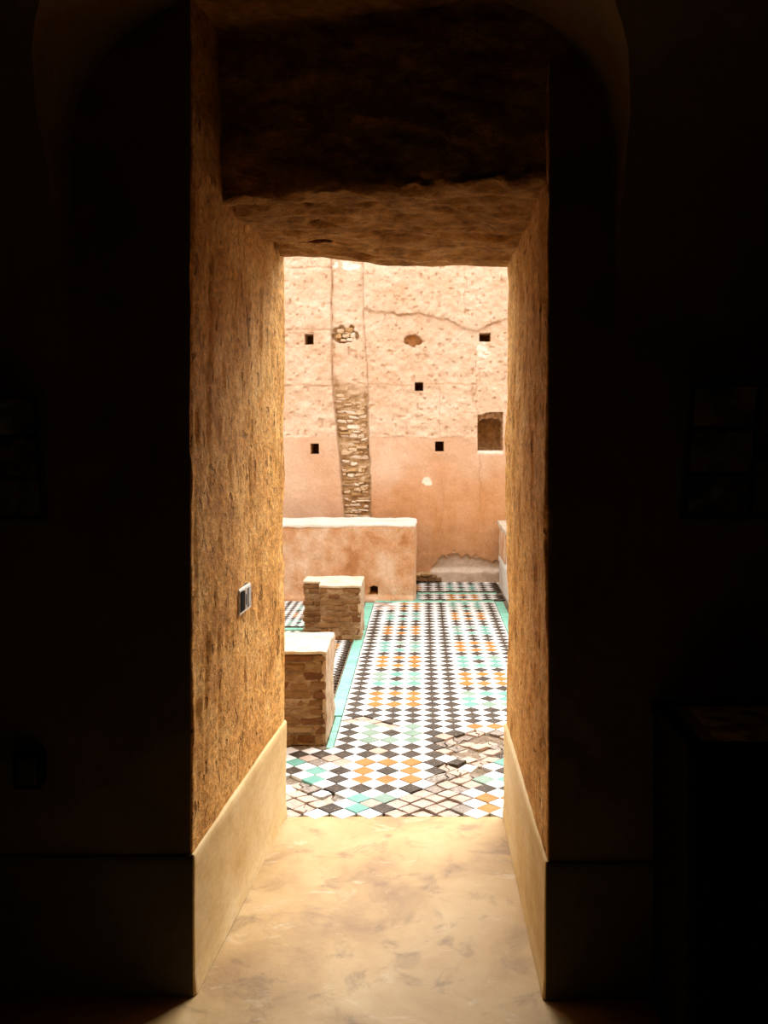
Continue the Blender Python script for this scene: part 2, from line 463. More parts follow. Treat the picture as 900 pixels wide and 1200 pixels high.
def wall_mass(name, side, seed):
    P = plan_path(side)
    zs = np.concatenate([np.linspace(0, 2.6, 190), np.linspace(2.66, 3.2, 12), np.linspace(3.5, 5.0, 5)])
    d = np.gradient(P, axis=0); d /= np.linalg.norm(d, axis=1, keepdims=True) + 1e-9
    nrm = np.stack([d[:, 1], -d[:, 0]], -1) * (1 if side < 0 else -1)
    s = np.concatenate([[0], np.cumsum(np.linalg.norm(np.diff(P, axis=0), axis=1))])
    S, Z = np.meshgrid(s, zs, indexing='ij')
    h = fbm(S * 2.5, Z * 1.6, 3, seed) * .016 + fbm(S * 16, Z * 10, 4, seed + 5) * .006
    g = vnoise(S * 34, Z * 6, seed + 9)
    h = h - .006 * sstep(.22, .36, g)
    h = h * (.2 + .8 * sstep(.40, .80, Z)) - .003
    G = np.stack([P[:, 0][:, None] + nrm[:, 0][:, None] * h, P[:, 1][:, None] + nrm[:, 1][:, None] * h, Z], -1)
    top = G[:, -1:, :].copy()
    if side > 0: G = G[::-1]
    o = join_grids(name, [G], M['jamb'])
    o.data.materials.append(M['room'])                 # same wall on the room side, its shade put into a darker colour
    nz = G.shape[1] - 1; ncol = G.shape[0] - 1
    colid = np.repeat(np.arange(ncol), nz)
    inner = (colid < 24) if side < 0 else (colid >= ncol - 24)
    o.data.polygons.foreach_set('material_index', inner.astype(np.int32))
    return tag(o, kind='structure')


wall_left = wall_mass('wall_left', -1, 3)
wall_left['label'] = 'thick ochre earth wall left of the doorway with rough plastered jamb'
wall_right = wall_mass('wall_right', 1, 21)
wall_right['label'] = 'thick ochre earth wall right of the doorway with rough plastered jamb'


def dado(name, side, seed, ztop):
    P = plan_path(side, .006, r=.010)
    d = np.gradient(P, axis=0); d /= np.linalg.norm(d, axis=1, keepdims=True) + 1e-9
    nrm = np.stack([d[:, 1], -d[:, 0]], -1) * (1 if side < 0 else -1)
    s = np.concatenate([[0], np.cumsum(np.linalg.norm(np.diff(P, axis=0), axis=1))])
    prof = [(0.006, 0.0), (0.003, .03)] + [(0, z) for z in np.linspace(.05, ztop - .008, 16)] + [(-.004, ztop - .002), (-.03, ztop)]
    H = np.array([p[0] for p in prof]); Zr = np.array([p[1] for p in prof])
    S, Z = np.meshgrid(s, Zr, indexing='ij')
    h = H[None, :] + fbm(S * 3, Z * 3, 3, seed) * .005
    Z = Z + (Zr / ztop)[None, :] * fbm(S * 3, S * 0, 2, seed + 2) * .005
    G = np.stack([P[:, 0][:, None] + nrm[:, 0][:, None] * h, P[:, 1][:, None] + nrm[:, 1][:, None] * h, Z], -1)
    if side > 0: G = G[::-1]
    o = join_grids(name, [G], M['dado'])
    o.data.materials.append(M['room_skirting'])  # shade-darkened copy for the faces turned to the room
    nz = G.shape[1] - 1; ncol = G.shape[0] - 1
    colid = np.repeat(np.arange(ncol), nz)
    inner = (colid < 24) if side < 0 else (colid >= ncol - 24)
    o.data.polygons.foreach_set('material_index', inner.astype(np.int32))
    return tag(o, kind='structure')


dado('baseboard_left', -1, 40, .395)
dado('baseboard_right', 1, 50, .385)


def lintel():
    xs = np.linspace(-.76, .46, 110)
    cols = []
    for x in xs:
        t = (x - XL_N) / (XR_N - XL_N)
        yn = 2.92 - .27 * np.clip(t, 0, 1) ** 1.3
        zf = 2.312 - .036 * sstep(.15, .75, t) + (.004 * math.sin(9 * t))
        zn = 2.318 + .01 * math.sin(5 * t)
        pr = [(YF, 5.0), (YF, 4.0), (YF, 2.9)] + [(YF, z) for z in np.linspace(2.7, zf + .02, 14)]
        pr += [(YF - .004, zf + .008), (YF - .012, zf + .002)]
        pr += [(y, zf + (zn - zf) * (YF - y) / (YF - yn)) for y in np.linspace(YF - .025, yn + .03, 70)]
        pr += [(yn + .012, zn + .003), (yn + .003, zn + .012)]
        pr += [(yn - .10 * (z - zn), z) for z in np.linspace(zn + .025, 2.82, 34)]
        pr += [(y, 2.84) for y in np.linspace(yn - .06, YN - .0, 5)] + [(YN - .004, 2.86), (YN - .004, 3.2), (YN - .004, 5.0)]
        cols.append(pr)
    G = np.array([[(x, y, z) for y, z in pr] for x, pr in zip(xs, cols)])
    X, Y, Z = G[..., 0], G[..., 1], G[..., 2]
    w = sstep(2.60, 2.66, Y) * (.28 + .72 * sstep(0, .16, YF - Y)) * (1 - sstep(YF - .002, YF, Y))
    a = fbm(X * 7, (Y - Z) * 12, 4, 70)
    b = vnoise(X * 9, (Y - Z) * 26, 74)
    hh = w * (a * .030 + .016 * sstep(.1, .3, b) + fbm(X * 2, Y * 2, 2, 77) * .012)
    G[..., 2] += hh * (Z < 2.345)
    G[..., 1] += hh * (Z >= 2.345) * .8
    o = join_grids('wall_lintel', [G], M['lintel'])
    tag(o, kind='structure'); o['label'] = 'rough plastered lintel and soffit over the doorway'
    return o


lintel()

# floor of room and passage
def room_floor():
    xs = np.concatenate([np.linspace(-3.3, -1.0, 8), np.linspace(-.95, .7, 110), np.linspace(.8, 3.3, 8)])
    ys = np.linspace(2.36, YF - .004, 120)
    X, Y = np.meshgrid(xs, ys, indexing='ij')
    Z = fbm(X * 3, Y * 3, 3, 90) * .006 - .001
    Z = Z - .012 * sstep(YF - .03, YF, Y)
    front = np.stack([np.stack([X[:, -1], Y[:, -1], Z[:, -1]], -1), np.stack([X[:, -1], Y[:, -1], np.full_like(X[:, -1], -.05)], -1)], 1)
    o = join_grids('floor', [np.stack([X, Y, Z], -1), front], M['screed'])
    tag(o, kind='structure'); o['label'] = 'stained ochre screed floor running through the doorway'


room_floor()
o = box('unseen_floor_room', -3.3, 3.3, -.9, 2.36, -.2, -.004, M['room']); tag(o, kind='structure')  # unseen floor, made dark so little light bounces onto the room-side wall

# barrel vault that springs from the wall, cut by the arched recess around the doorway
SPR, VA, VB, VC = 1.66, 1.75, 1.54, 0.88


def vault_y(z):
    t = np.clip((np.asarray(z, float) - SPR) / VB, 0, 1)
    return VC + VA * np.sqrt(np.maximum(1 - t * t, 0))


RX0, RX1 = -1.0, 0.54


def vault():
    yw = YN - .004
    grids = []
    ang = np.linspace(0, math.pi, 60)
    for xs in (np.linspace(-3.3, RX0, 12), np.linspace(RX1, 3.3, 14)):
        g = np.array([[(x, VC + VA * math.cos(a), SPR + VB * math.sin(a)) for a in ang] for x in xs])
        g[..., 1] = np.minimum(g[..., 1], yw)
        grids.append(g)
    xs = np.linspace(RX0, RX1, 60)
    xc, hw = (RX0 + RX1) / 2, (RX1 - RX0) / 2
    za = 2.42 + .50 * np.sqrt(np.maximum(1 - ((xs - xc) / hw) ** 2, 0))
    g = []
    for x, z in zip(xs, za):
        a0 = math.asin(min(1, (z - SPR) / VB))
        g.append([(x, VC + VA * math.cos(a), SPR + VB * math.sin(a)) for a in np.linspace(a0, math.pi, 50)])
    grids.append(np.array(g))
    # soffit of the recess
    g = np.array([[(x, yy, z) for yy in np.linspace(yw + .01, float(vault_y(z)), 6)] for x, z in zip(xs, za)])
    grids.append(g)
    # two reveals
    for x in (RX0, RX1):
        zz = np.linspace(SPR, 2.42, 24)
        grids.append(np.array([[(x, yy, z) for yy in np.linspace(yw + .01, float(vault_y(z)) - .0, 5)] for z in zz]))
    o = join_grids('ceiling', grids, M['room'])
    tag(o, kind='structure'); o['label'] = 'shade-darkened plastered barrel vault of the room with arched recess'


vault()
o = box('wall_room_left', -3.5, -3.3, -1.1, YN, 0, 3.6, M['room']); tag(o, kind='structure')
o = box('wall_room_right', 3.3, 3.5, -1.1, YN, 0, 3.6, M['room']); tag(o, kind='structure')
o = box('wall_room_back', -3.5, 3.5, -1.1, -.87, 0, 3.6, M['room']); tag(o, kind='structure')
o = box('added_light_block_slab', -3.5, 3.5, -1.1, YN + .3, 3.35, 3.6, M['room']); tag(o, kind='structure')  # unseen slab added over the vault to keep sky light from leaking in

# ------------------------------------------------------------------ courtyard: far wall
YB = 9.80
SC = F / YB


def bw(u, v):
    return (u - CX) / SC, EYE - (v - CY) / SC


def far_wall():
    holes = []
    for u0, u1, v0, v1 in ((357, 367.7, 391.5, 403.8), (561.7, 575.2, 390, 400.2), (486, 496, 448, 458), (364, 374, 520, 532), (510, 520, 517.5, 529)):
        x0, z1 = bw(u0, v0); x1, z0 = bw(u1, v1)
        holes.append((x0, x1, z0, z1, .34))
    nx0, nz1 = bw(559.5, 483); nx1, nz0 = bw(589.5, 528)
    xs = set(np.round(np.concatenate([np.linspace(-6, -1.9, 14), np.linspace(-1.88, 1.3, 300), np.linspace(1.36, 6, 14)]), 4))
    zs = set(np.round(np.concatenate([np.linspace(0, 3.7, 345), np.linspace(3.72, 3.8, 2)]), 4))
    for x0, x1, z0, z1, _ in holes + [(nx0, nx1, nz0, nz1, 0)]:
        for e in (x0, x1):
            xs |= {round(e - .0008, 4), round(e + .0008, 4)}
        for e in (z0, z1):
            zs |= {round(e - .0008, 4), round(e + .0008, 4)}
    xs = np.array(sorted(xs)); zs = np.array(sorted(zs))
    X, Z = np.meshgrid(xs, zs, indexing='ij')
    U = CX + X * SC; V = CY + (EYE - Z) * SC          # authoring coordinates of the wall elevation
    wob = fbm(X * 9, Z * 9, 3, 101) * 5
    h = fbm(X * 1.3, Z * 1.3, 3, 100) * .03            # height out of the wall (towards the room)
    # zones
    seam = 512 + wob * .6
    lower = sstep(-1, 1, V - seam)
    smooth = lower.copy()
    cl = np.interp(V, [300, 445, 522, 604, 690], [388.6, 388.6, 397.3, 403.3, 408]) + wob * .3
    cr = np.interp(V, [300, 370, 445, 516, 604, 690], [426, 426, 431, 432.8, 435, 437]) + wob * .35
    inch = sstep(-.7, .7, U - cl) * sstep(-.7, .7, cr - U)
    rub = inch * sstep(438, 462, V + wob * 2.5 - (U - cl) * .25)
    upper_ch = inch * (1 - rub)
    left = sstep(-.7, .7, cl - U)
    # coats: left lifts, mid right panel, lower right coat stand proud of the old face
    h += .018 * left + .010 * left * lower
    for vv in (314, 387, 452):
        h -= .010 * left * np.exp(-((V - vv - wob * .4) / .9) ** 2)
    midr = sstep(-.8, .8, U - 432 - wob * .4) * sstep(-.8, .8, 557 - U + wob * 1.2) * sstep(-.8, .8, V - 450 - wob * .8) * (1 - lower)
    h += .022 * midr
    h += .028 * lower * sstep(-.7, .7, U - cr)
    h -= .022 * np.exp(-((U - cl) / .75) ** 2) * (V < 530) + .012 * np.exp(-((U - cr) / .75) ** 2) * (V < 460)
    # flaked edge lines of the upper coat on the right
    l1 = np.interp(U, [426, 440, 490, 520, 545, 560, 580, 600], [362, 366, 368, 373, 384, 388, 378, 372]) + wob
    up = sstep(-1.2, 1.2, l1 - V) * sstep(-.7, .7, U - 426)
    h += .030 * up
    l2 = np.interp(U, [430, 470, 500, 515, 535, 560, 600], [404, 405, 416, 414, 410, 413, 416]) + wob * 1.2
    h += .012 * sstep(-1, 1, V - l2) * (1 - lower) * (1 - midr) * sstep(0, 1, U - 432)
    # small scale roughness
    h += (1 - smooth) * (fbm(X * 16, Z * 16, 4, 105) * .020) + smooth * fbm(X * 12, Z * 12, 3, 107) * .006
    pits = sstep(.30, .40, vnoise(X * 26, Z * 26, 111)) * (1 - smooth)
    h -= pits * .016
    h -= upper_ch * .012
    lip = lambda d, w=.8: np.exp(-(d / w) ** 2)
    gate = sstep(-.12, .10, vnoise(X * 5, Z * 5, 161))
    crack = .8 * lip(U - cl) * (V < 606) + .6 * lip(U - cr) * (V < 606)
    crack = np.maximum(crack, .55 * gate * lip(V - seam) * (1 - inch))
    for vv in (314, 387, 452): crack = np.maximum(crack, .6 * gate * left * lip(V - vv - wob * .4))
    crack = np.maximum(crack, .9 * lip(V - l1, 1.0) * (U > 426) * gate)
    crack = np.maximum(crack, .6 * lip(V - l2) * (U > 432) * gate)
    crack = np.maximum(crack, .8 * lip(V - 450 - wob * .8) * (U > 432) * (U < 557))
    crack = np.maximum(crack, .6 * lip(U - 557 - wob * 1.2) * (V > 405) * (V < 512) * gate)
    l3 = np.interp(U, [495, 515, 540, 560], [416, 410, 408, 414]) + wob * 1.6
    for uu, va, vb in ((426, 308, 366), (516, 452, 512), (545, 306, 365), (562, 530, 600), (518, 560, 620)):
        crack = np.maximum(crack, .45 * lip(U - uu - wob * .8, .7) * (V > va) * (V < vb))
    # rubble channel
    course = vnoise(X * 9, Z * 26, 115) + .6 * vnoise(X * 22, Z * 40, 117)
    h = np.where(rub > .02, h * (1 - rub) + rub * (-.040 + course * .040), h)
    # shallow eroded patches
    def blob(u, v, ru, rv, s):
        ang = ((U - u) / ru) ** 2 + ((V - v) / rv) ** 2 + fbm(X * 16, Z * 16, 3, s) * 1.6
        return 1 - sstep(.75, 1.05, ang)
    pf = blob(486, 399.5, 10.5, 7.5, 122); pg = blob(404.5, 391.5, 13.5, 10, 123)
    h -= pf * .07 + pg * .045
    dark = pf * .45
    rubble = np.maximum(rub, pg)
    # foot of the wall: grey mortar skirt and lost plaster above it
    ft = np.interp(U, [480, 500, 510, 520, 530, 545, 560, 590, 620], [678, 672, 661, 652, 648, 650, 654, 658, 657]) + wob * 1.3 + fbm(X * 22, Z * 22, 3, 133) * 5
    foot = sstep(-2, 2.5, V - ft)
    h -= foot * .03 * (1 - sstep(664, 668, V))
    skirt = sstep(-1.2, 1.2, V - (668.5 + wob * .5)) * sstep(500, 520, U)
    h += skirt * .035
    # orange weathering low on the wall, pale limewash marks
    orange = np.clip(lower * sstep(528, 585, V + 7 * fbm(X * 3, Z * 2, 3, 131) * 4) * sstep(-1, 1, U - cr), 0, 1) * (1 - foot)
    orange = np.maximum(orange, pf)
    orange = np.maximum(orange, .25 * lower * sstep(560, 600, V) * left)
    lime = .7 * blob(500, 564, 6.5, 4.5, 141)
    lime = np.maximum(lime, .7 * blob(408, 311, 16, 5, 143))
    lime = np.maximum(lime, .55 * blob(566, 411, 7, 12, 145))
    lime = np.maximum(lime, .85 * np.exp(-((V - 530.5 - wob * .3) / 2.0) ** 2) * sstep(558, 561, U) * (1 - sstep(588, 591, U)))
    # niche
    arch = np.interp(U, [560, 562, 566, 574, 584, 588, 589.5], [500, 494, 491.5, 490, 491, 494, 500]) + wob * .4
    innr = (X > nx0) & (X < nx1) & (Z > nz0) & (Z < nz1)
    deep = innr & (V > arch) & (U > 560.3) & (U < 588.6)
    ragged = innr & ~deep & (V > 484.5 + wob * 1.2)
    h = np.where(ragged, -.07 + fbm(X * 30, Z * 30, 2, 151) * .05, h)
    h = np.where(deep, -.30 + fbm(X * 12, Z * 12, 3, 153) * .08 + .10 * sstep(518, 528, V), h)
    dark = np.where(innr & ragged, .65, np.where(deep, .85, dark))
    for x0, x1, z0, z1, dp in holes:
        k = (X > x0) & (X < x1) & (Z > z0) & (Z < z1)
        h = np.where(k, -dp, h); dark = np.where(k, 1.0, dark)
    G = np.stack([X, YB - h, Z], -1)
    n = len(xs)
    top = np.stack([G[:, -1], G[:, -1] + np.array([0, .9, 0])], 1)
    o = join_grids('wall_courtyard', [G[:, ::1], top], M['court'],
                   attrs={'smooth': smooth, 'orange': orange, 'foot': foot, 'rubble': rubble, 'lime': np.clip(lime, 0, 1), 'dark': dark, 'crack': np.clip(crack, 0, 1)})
    me = o.data
    tag(o, kind='structure'); o['label'] = 'tall salmon plastered earth wall with putlog holes, niche and rubble seam'
    # rubble stones laid in the seam
    k = 0
    v = 448
    r = random.Random(5)
    while v < 606:
        hgt = r.uniform(2.8, 6.0)
        a = np.interp(v, [445, 522, 604], [390.5, 399, 404.8]); b = np.interp(v, [445, 516, 604], [429, 431, 433.5])
        if v < 465: b = a + (b - a) * .45
        u = a
        while u < b - 4:
            w = min(r.uniform(4, 15), b - u)
            x, z = bw(u + w / 2, v + hgt / 2)
            if r.random() < .72:
                stone('stone', (x, YB + .047 + r.uniform(-.012, .02), z + r.uniform(-.015, .015)), w / 2 / SC * .95, .035, hgt / 2 / SC * r.uniform(.6, 1.0), M[r.choice(['stone_a', 'stone_a', 'stone_c', 'stone_c', 'stone_a', 'stone_b'])], o, 500 + k, .05); k += 1
            u += w
        v += hgt
    for (u, v, w, hh) in ((399, 388, 10, 5), (409, 387, 9, 5), (397, 394, 7, 6), (405, 393.5, 9, 5), (413, 393, 6, 6), (402, 398.5, 8, 3.5), (410, 398, 7, 3.5)):
        x, z = bw(u, v)
        stone('stone', (x, YB + .03, z), w / 2 / SC, .035, hh / 2 / SC, M[r.choice(['stone_a', 'stone_b', 'stone_c'])], o, 500 + k, .3); k += 1
    # low rubble heap showing at the foot beside the end of the low wall
    for (u, v, w, hh) in ((492, 676, 16, 7), (503, 676.5, 14, 6), (512, 678, 12, 4), (489, 672, 9, 4), (499, 671.5, 12, 4)):
        x, z = bw(u, v)
        stone('stone', (x, YB - .05, z), w / 2 / SC, .07, hh / 2 / SC, M[r.choice(['stone_b', 'brick_a', 'stone_a'])], o, 500 + k, .2); k += 1
    return o


far_wall()

# ------------------------------------------------------------------ courtyard floor
D = 0.1114
C4X = 0.058
KJ = [-14, -3, -1, 0, 60]
KY = [5.003 - 11 * .1083, 5.003, 5.190, 5.293, 5.293 + 60 * D]


def rowY(j): return float(np.interp(j, KJ, KY))
def rowS(j): return float((rowY(j + .5) - rowY(j - .5)) / D)
def colX(i): return C4X + (i - 4) * D


bed = box('courtyard_floor', -6, 6, YF - .3, YB + .3, -.30, -.0135, M['bed'])
tag(bed, kind='structure'); bed['label'] = 'courtyard floor laid with small glazed diamond tiles'

RINGS = [(-14, 't'), (-10, 'a'), (-5, 't'), (1, 'a'), (5, 't'), (9, 'a'), (13, 't'), (18, 'a'), (23, 't'), (27, 'a'), (31, 't'), (36, 'a')]
CR = [(-8, 0), (-3, 1), (1, 0), (6, 1)]


def tile_color(i, j):
    for c, par in CR:
        if c <= i <= c + 2:
            for s, k in RINGS:
                if s <= j <= s + 2:
                    if i == c + 1 and j == s + 1: return 'dark'
                    k = k if par == 0 else ('a' if k == 't' else 't')
                    return 'turq' if k == 't' else 'amber'
    return 'dark'


def inpoly(p, poly):
    x, y = p; r = False
    for (x0, y0), (x1, y1) in zip(poly, poly[1:] + poly[:1]):
        if (y0 > y) != (y1 > y) and x < (x1 - x0) * (y - y0) / (y1 - y0) + x0: r = not r
    return r


G_ = lambda pts: [gp(*p) for p in pts]
DMG_L = G_([(330, 909), (352, 907), (372, 922), (394, 936), (380, 944), (340, 956), (330, 956)])
DMG_R = G_([(516, 872), (540, 857), (562, 857), (604, 859), (604, 884), (582, 892), (568, 908), (556, 914), (520, 914), (496, 916), (512, 906), (528, 893), (522, 882)])
DMG_B = G_([(450, 958), (455, 940), (478, 926), (500, 922), (520, 917), (545, 916), (560, 920), (552, 930), (548, 945), (540, 958)])
DMG_T = G_([(404, 846), (412, 839), (440, 842), (470, 851), (468, 857), (448, 853), (425, 846)])
DMG_S = G_([(352, 888), (395, 886), (404, 893), (396, 898), (360, 891)])
DMG_F = G_([(430, 706), (470, 706), (455, 716), (430, 722)])

TM = ['t_white', 't_dark', 't_turq', 't_mint', 't_amber', 't_beige', 't_grey']
TI = {k: n for n, k in enumerate(TM)}
tr = random.Random(21)
tiles = []     # dict(x, y, sx, sy, poly variant, colour, z, tilt, rot)


def add_tile(i, j, white):
    x, y = colX(i), rowY(j)
    if y < YF - .02: return
    col = 't_white' if white else 't_' + tile_color(i, j)
    if col == 't_turq' and (-6 < j < -2 or tr.random() < .18): col = 't_mint'
    sy = rowS(j); sx = 1.0
    z = tr.uniform(-.0016, .0016); rot = tr.uniform(-.02, .02); tx, ty = tr.uniform(-.012, .012), tr.uniform(-.012, .012)
    dx = dy = 0.0; var = 0; gap = 1.0
    p = (x, y); r = tr.random()
    if inpoly(p, DMG_R):
        if r < .10: return
        col = tr.choice(['t_beige', 't_beige', 't_grey', 't_beige', 't_white', 't_grey' if not white else 't_beige', 't_dark' if not white else 't_white'])
        var = tr.choice([1, 2, 3]); z -= tr.uniform(.0, .010); tx, ty = tr.uniform(-.09, .09), tr.uniform(-.12, .08); rot = tr.uniform(-.2, .2)
        dx, dy = tr.uniform(-.008, .008), tr.uniform(-.008, .008); gap = tr.uniform(.92, 1.0)
    elif inpoly(p, DMG_B):
        col = 't_grey' if (not white and tr.random() < (.75 if y > 4.05 else .25)) else 't_beige'
        var = tr.choice([1, 0, 2]); z -= tr.uniform(.001, .006); rot = tr.uniform(-.05, .05); gap = .965
        tx, ty = tr.uniform(-.04, .04), tr.uniform(-.05, .05)
    elif inpoly(p, DMG_L):
        if r < .08: return
        col = tr.choice(['t_beige', 't_beige', 't_beige', 't_grey', 't_white'])
        var = tr.choice([1, 2, 3]); z -= tr.uniform(.0, .008); rot = tr.uniform(-.22, .22); gap = tr.uniform(.92, 1.0)
        tx, ty = tr.uniform(-.09, .09), tr.uniform(-.09, .09)
    elif inpoly(p, DMG_T):
        col = tr.choice(['t_beige', 't_beige', 't_grey']); var = tr.choice([1, 2]); rot = tr.uniform(-.1, .1); z -= tr.uniform(0, .006)
    elif inpoly(p, DMG_S):
        col = tr.choice(['t_beige', 't_grey']); var = tr.choice([1, 2]); rot = tr.uniform(-.08, .08)
    elif inpoly(p, DMG_F) and r < .7:
        col = tr.choice(['t_beige', 't_grey', 't_beige', 't_white'])
    elif white and y < 5.0 and r < .05:
        col = 't_beige'; var = 1
    half = 0; dmg = inpoly(p, DMG_R) or inpoly(p, DMG_L)
    if y > 4.66 and i == -.5: half = 1
    if i == 9.5 and y < 8.72: half = -1
    if dmg and half == 0 and tr.random() < .55:
        for vv in (4, 5):
            c2 = col if vv == 4 else tr.choice(['t_beige', 't_grey', col])
            tiles.append(dict(x=x + dx + tr.uniform(-.004, .004), y=y + dy + tr.uniform(-.004, .004), sx=sx * gap, sy=sy * gap, v=vv, c=c2, z=z - tr.uniform(0, .005), t=(tr.uniform(-.1, .1), tr.uniform(-.1, .1)), r=rot + tr.uniform(-.08, .08), half=0))
        return
    tiles.append(dict(x=x + dx, y=y + dy, sx=sx * gap, sy=sy * gap, v=var, c=col, z=z, t=(tx, ty), r=rot, half=half))


def in_band(y):
    return 8.585 < y < 8.725 or 9.035 < y < 9.145


for j in range(-14, 42):
    for i in range(-9, 10):
        y = rowY(j)
        if y < 4.66 or 0 <= i <= 9:
            if not (i < 0 and y > 4.64) and not in_band(y): add_tile(i, j, False)
        yw = rowY(j + .5)
        if in_band(yw): continue
        if (yw < 4.63) or (0 <= i + .5 <= 9.5):
            add_tile(i + .5, j + .5, True)
        if i == 0 and yw >= 4.63: add_tile(-.5, j + .5, True)
        if i == 9 and y > 8.72 and not in_band(y): add_tile(10, j, False)

HD = D / 2 - .0013


def tile_shape(var, half):
    """outline of the tile top, counter-clockwise"""
    r = random.Random(var * 7 + 3)
    if half == 1: return [(0.0 - .003, -HD + .002), (HD, 0), (0.0 - .003, HD - .002)]
    if half == -1: return [(.001, -HD), (.001, HD), (-HD, 0)]
    if var == 4: return [(-.004, -HD * .92), (.010, -HD * .35), (-.006, HD * .15), (.004, HD * .90), (-HD * .55, HD * .40), (-HD * .95, 0), (-HD * .5, -HD * .46)]
    if var == 5: return [(.006, -HD * .90), (HD * .5, -HD * .45), (HD * .94, .002), (HD * .42, HD * .50), (.010, HD * .88), (.001, HD * .17), (.016, -HD * .33)]
    if var == 0: return [(0, -HD), (HD, 0), (0, HD), (-HD, 0)]
    pts = []
    base = [(0, -HD), (HD, 0), (0, HD), (-HD, 0)]
    for k in range(4):
        a, b = base[k], base[(k + 1) % 4]
        for t in ((.06, .5, .94) if var != 3 else (.12, .45, .86)):
            x = a[0] + (b[0] - a[0]) * t; y = a[1] + (b[1] - a[1]) * t
            s = 1 - r.uniform(0.0, .10 if var == 1 else .20)
            pts.append((x * s, y * s))
    return pts


def tile_geo(var, half):
    P = tile_shape(var, half); n = len(P)
    cx = sum(p[0] for p in P) / n; cy = sum(p[1] for p in P) / n
    k = .96
    V = [(x, y, -.016) for x, y in P] + [(x, y, -.0016) for x, y in P] + [(cx + (x - cx) * k, cy + (y - cy) * k, 0) for x, y in P]
    Fc = []
    for a in range(n):
        b = (a + 1) % n
        Fc += [(a, b, n + b, n + a), (n + a, n + b, 2 * n + b, 2 * n + a)]
    Fc.append(tuple(range(2 * n, 3 * n)))
    return V, Fc


def shown(t):
    y = t['y']; u = CX + t['x'] / y * F; v = CY + EYE / y * F
    if not (332 < u < 600) or v > 957: return 0
    if u < 392 and v < 872 and t['x'] < -.49: return 0
    if u < 487 and y > 8.7: return 0
    return 1 / y ** 3


order = sorted(tiles, key=shown, reverse=True)
solo, rest = [t for t in order[:300] if shown(t) > 0], order[300:]
cache = {}
for t in solo:
    key = (t['v'], t['half'], t['c'])
    if key not in cache:
        V, Fc = tile_geo(t['v'], t['half'])
        me = bpy.data.meshes.new('tile_mesh'); me.from_pydata(V, [], Fc); me.materials.append(M[t['c']]); me.update()
        cache[key] = me
    o = bpy.data.objects.new('tile', cache[key])
    o.location = (t['x'], t['y'], t['z']); o.rotation_euler = (t['t'][0], t['t'][1], t['r']); o.scale = (t['sx'], t['sy'], 1)
    C.objects.link(o); o.parent = bed


def tile_stuff(name, lst, parent):
    vs, fs, mi = [], [], []
    for t in lst:
        V, Fc = tile_geo(t['v'], t['half'])
        ca, sa = math.cos(t['r']), math.sin(t['r']); off = len(vs); q = t.get('q', 1)
        for x, y, z in V:
            x *= t['sx']; y *= t['sy']
            vs.append((t['x'] + x * ca - y * sa, t['y'] + x * sa + y * ca, t['z'] + z + t['t'][0] * y - t['t'][1] * x))
        for f in Fc: fs.append(tuple(a + off for a in f)); mi.append(TI[t['c']])
    o = mesh_obj(name, vs, fs, None, parent, mats=[M[k] for k in TM], midx=mi)
    return tag(o, kind='stuff')


# smaller tiles in the panels beside the green borders
D2 = .066
for (x0, x1, y0, y1, flip) in ((-2.3, -.535, 4.72, 7.40, 1), (-2.3, -.535, 7.52, 8.70, 1), (.80, 2.3, YF + .05, 8.1, -1)):
    ni = int((x1 - x0) / D2); nj = int((y1 - y0) / D2)
    for a in range(ni):
        for b in range(nj):
            for wht in (0, 1):
                ax = x1 - (a + .5 + .5 * wht) * D2 if flip > 0 else x0 + (a + .5 + .5 * wht) * D2
                ay = y0 + (b + .5 + .5 * wht) * D2
                if not (x0 < ax - D2 / 2 and ax + D2 / 2 < x1 + .001 and ay + D2 / 2 < y1): continue
                if -.97 < ax < -.47 and (4.70 < ay < 5.19 or 7.04 < ay < 7.53): continue
                if wht: c = 't_white'
                else:
                    m5, n5 = a % 5, b % 5
                    c = 't_dark' if (m5 in (0, 4) or n5 in (0, 4) or (m5 == 2 and n5 == 2)) else ('t_turq' if (b // 5 + a // 5) % 2 else 't_amber')
                s = D2 / D
                rest.append(dict(x=ax, y=ay, sx=s, sy=s, v=0, c=c, z=tr.uniform(-.001, .001), t=(0, 0), r=tr.uniform(-.02, .02), half=0))
tile_stuff('tile_field', rest, bed)

# green border bars
bar_cache = {}


def bar(x0, x1, y0, y1):
    w, l = round(x1 - x0 - .003, 4), round(y1 - y0 - .003, 4)
    if (w, l) not in bar_cache:
        bm = bmesh.new(); box_bm(bm, -w / 2, w / 2, -l / 2, l / 2, -.016, 0)
        bmesh.ops.bevel(bm, geom=[e for e in bm.edges if all(v.co.z > -.001 for v in e.verts)], offset=.0015, segments=1, affect='EDGES')
        me = bpy.data.meshes.new('border_tile_mesh'); bm.to_mesh(me); bm.free(); me.materials.append(M['t_border']); bar_cache[(w, l)] = me
    o = bpy.data.objects.new('border_tile', bar_cache[(w, l)])
    o.location = ((x0 + x1) / 2, (y0 + y1) / 2, tr.uniform(-.001, .001)); o.rotation_euler = (tr.uniform(-.008, .008), tr.uniform(-.008, .008), tr.uniform(-.01, .01))
    C.objects.link(o); o.parent = bed


for k in range(20): bar(-.525, -.450, 5.19 + k * .17, 5.19 + (k + 1) * .17)
for k in range(4): bar(-.486, -.450, 4.66 + k * .128, 4.66 + (k + 1) * .128)
for k in range(28): bar(.675, .752, YF + .02 + k * .17, YF + .02 + (k + 1) * .17)
for k in range(7): bar(-.448 + k * .16, -.448 + (k + 1) * .16, 8.61, 8.70)
for k in range(6):
    bar(-.05 + k * .13, -.05 + (k + 1) * .13, 9.06, 9.125)
for k in range(10): bar(-2.1 + k * .157, -2.1 + (k + 1) * .157, 7.42, 7.50)

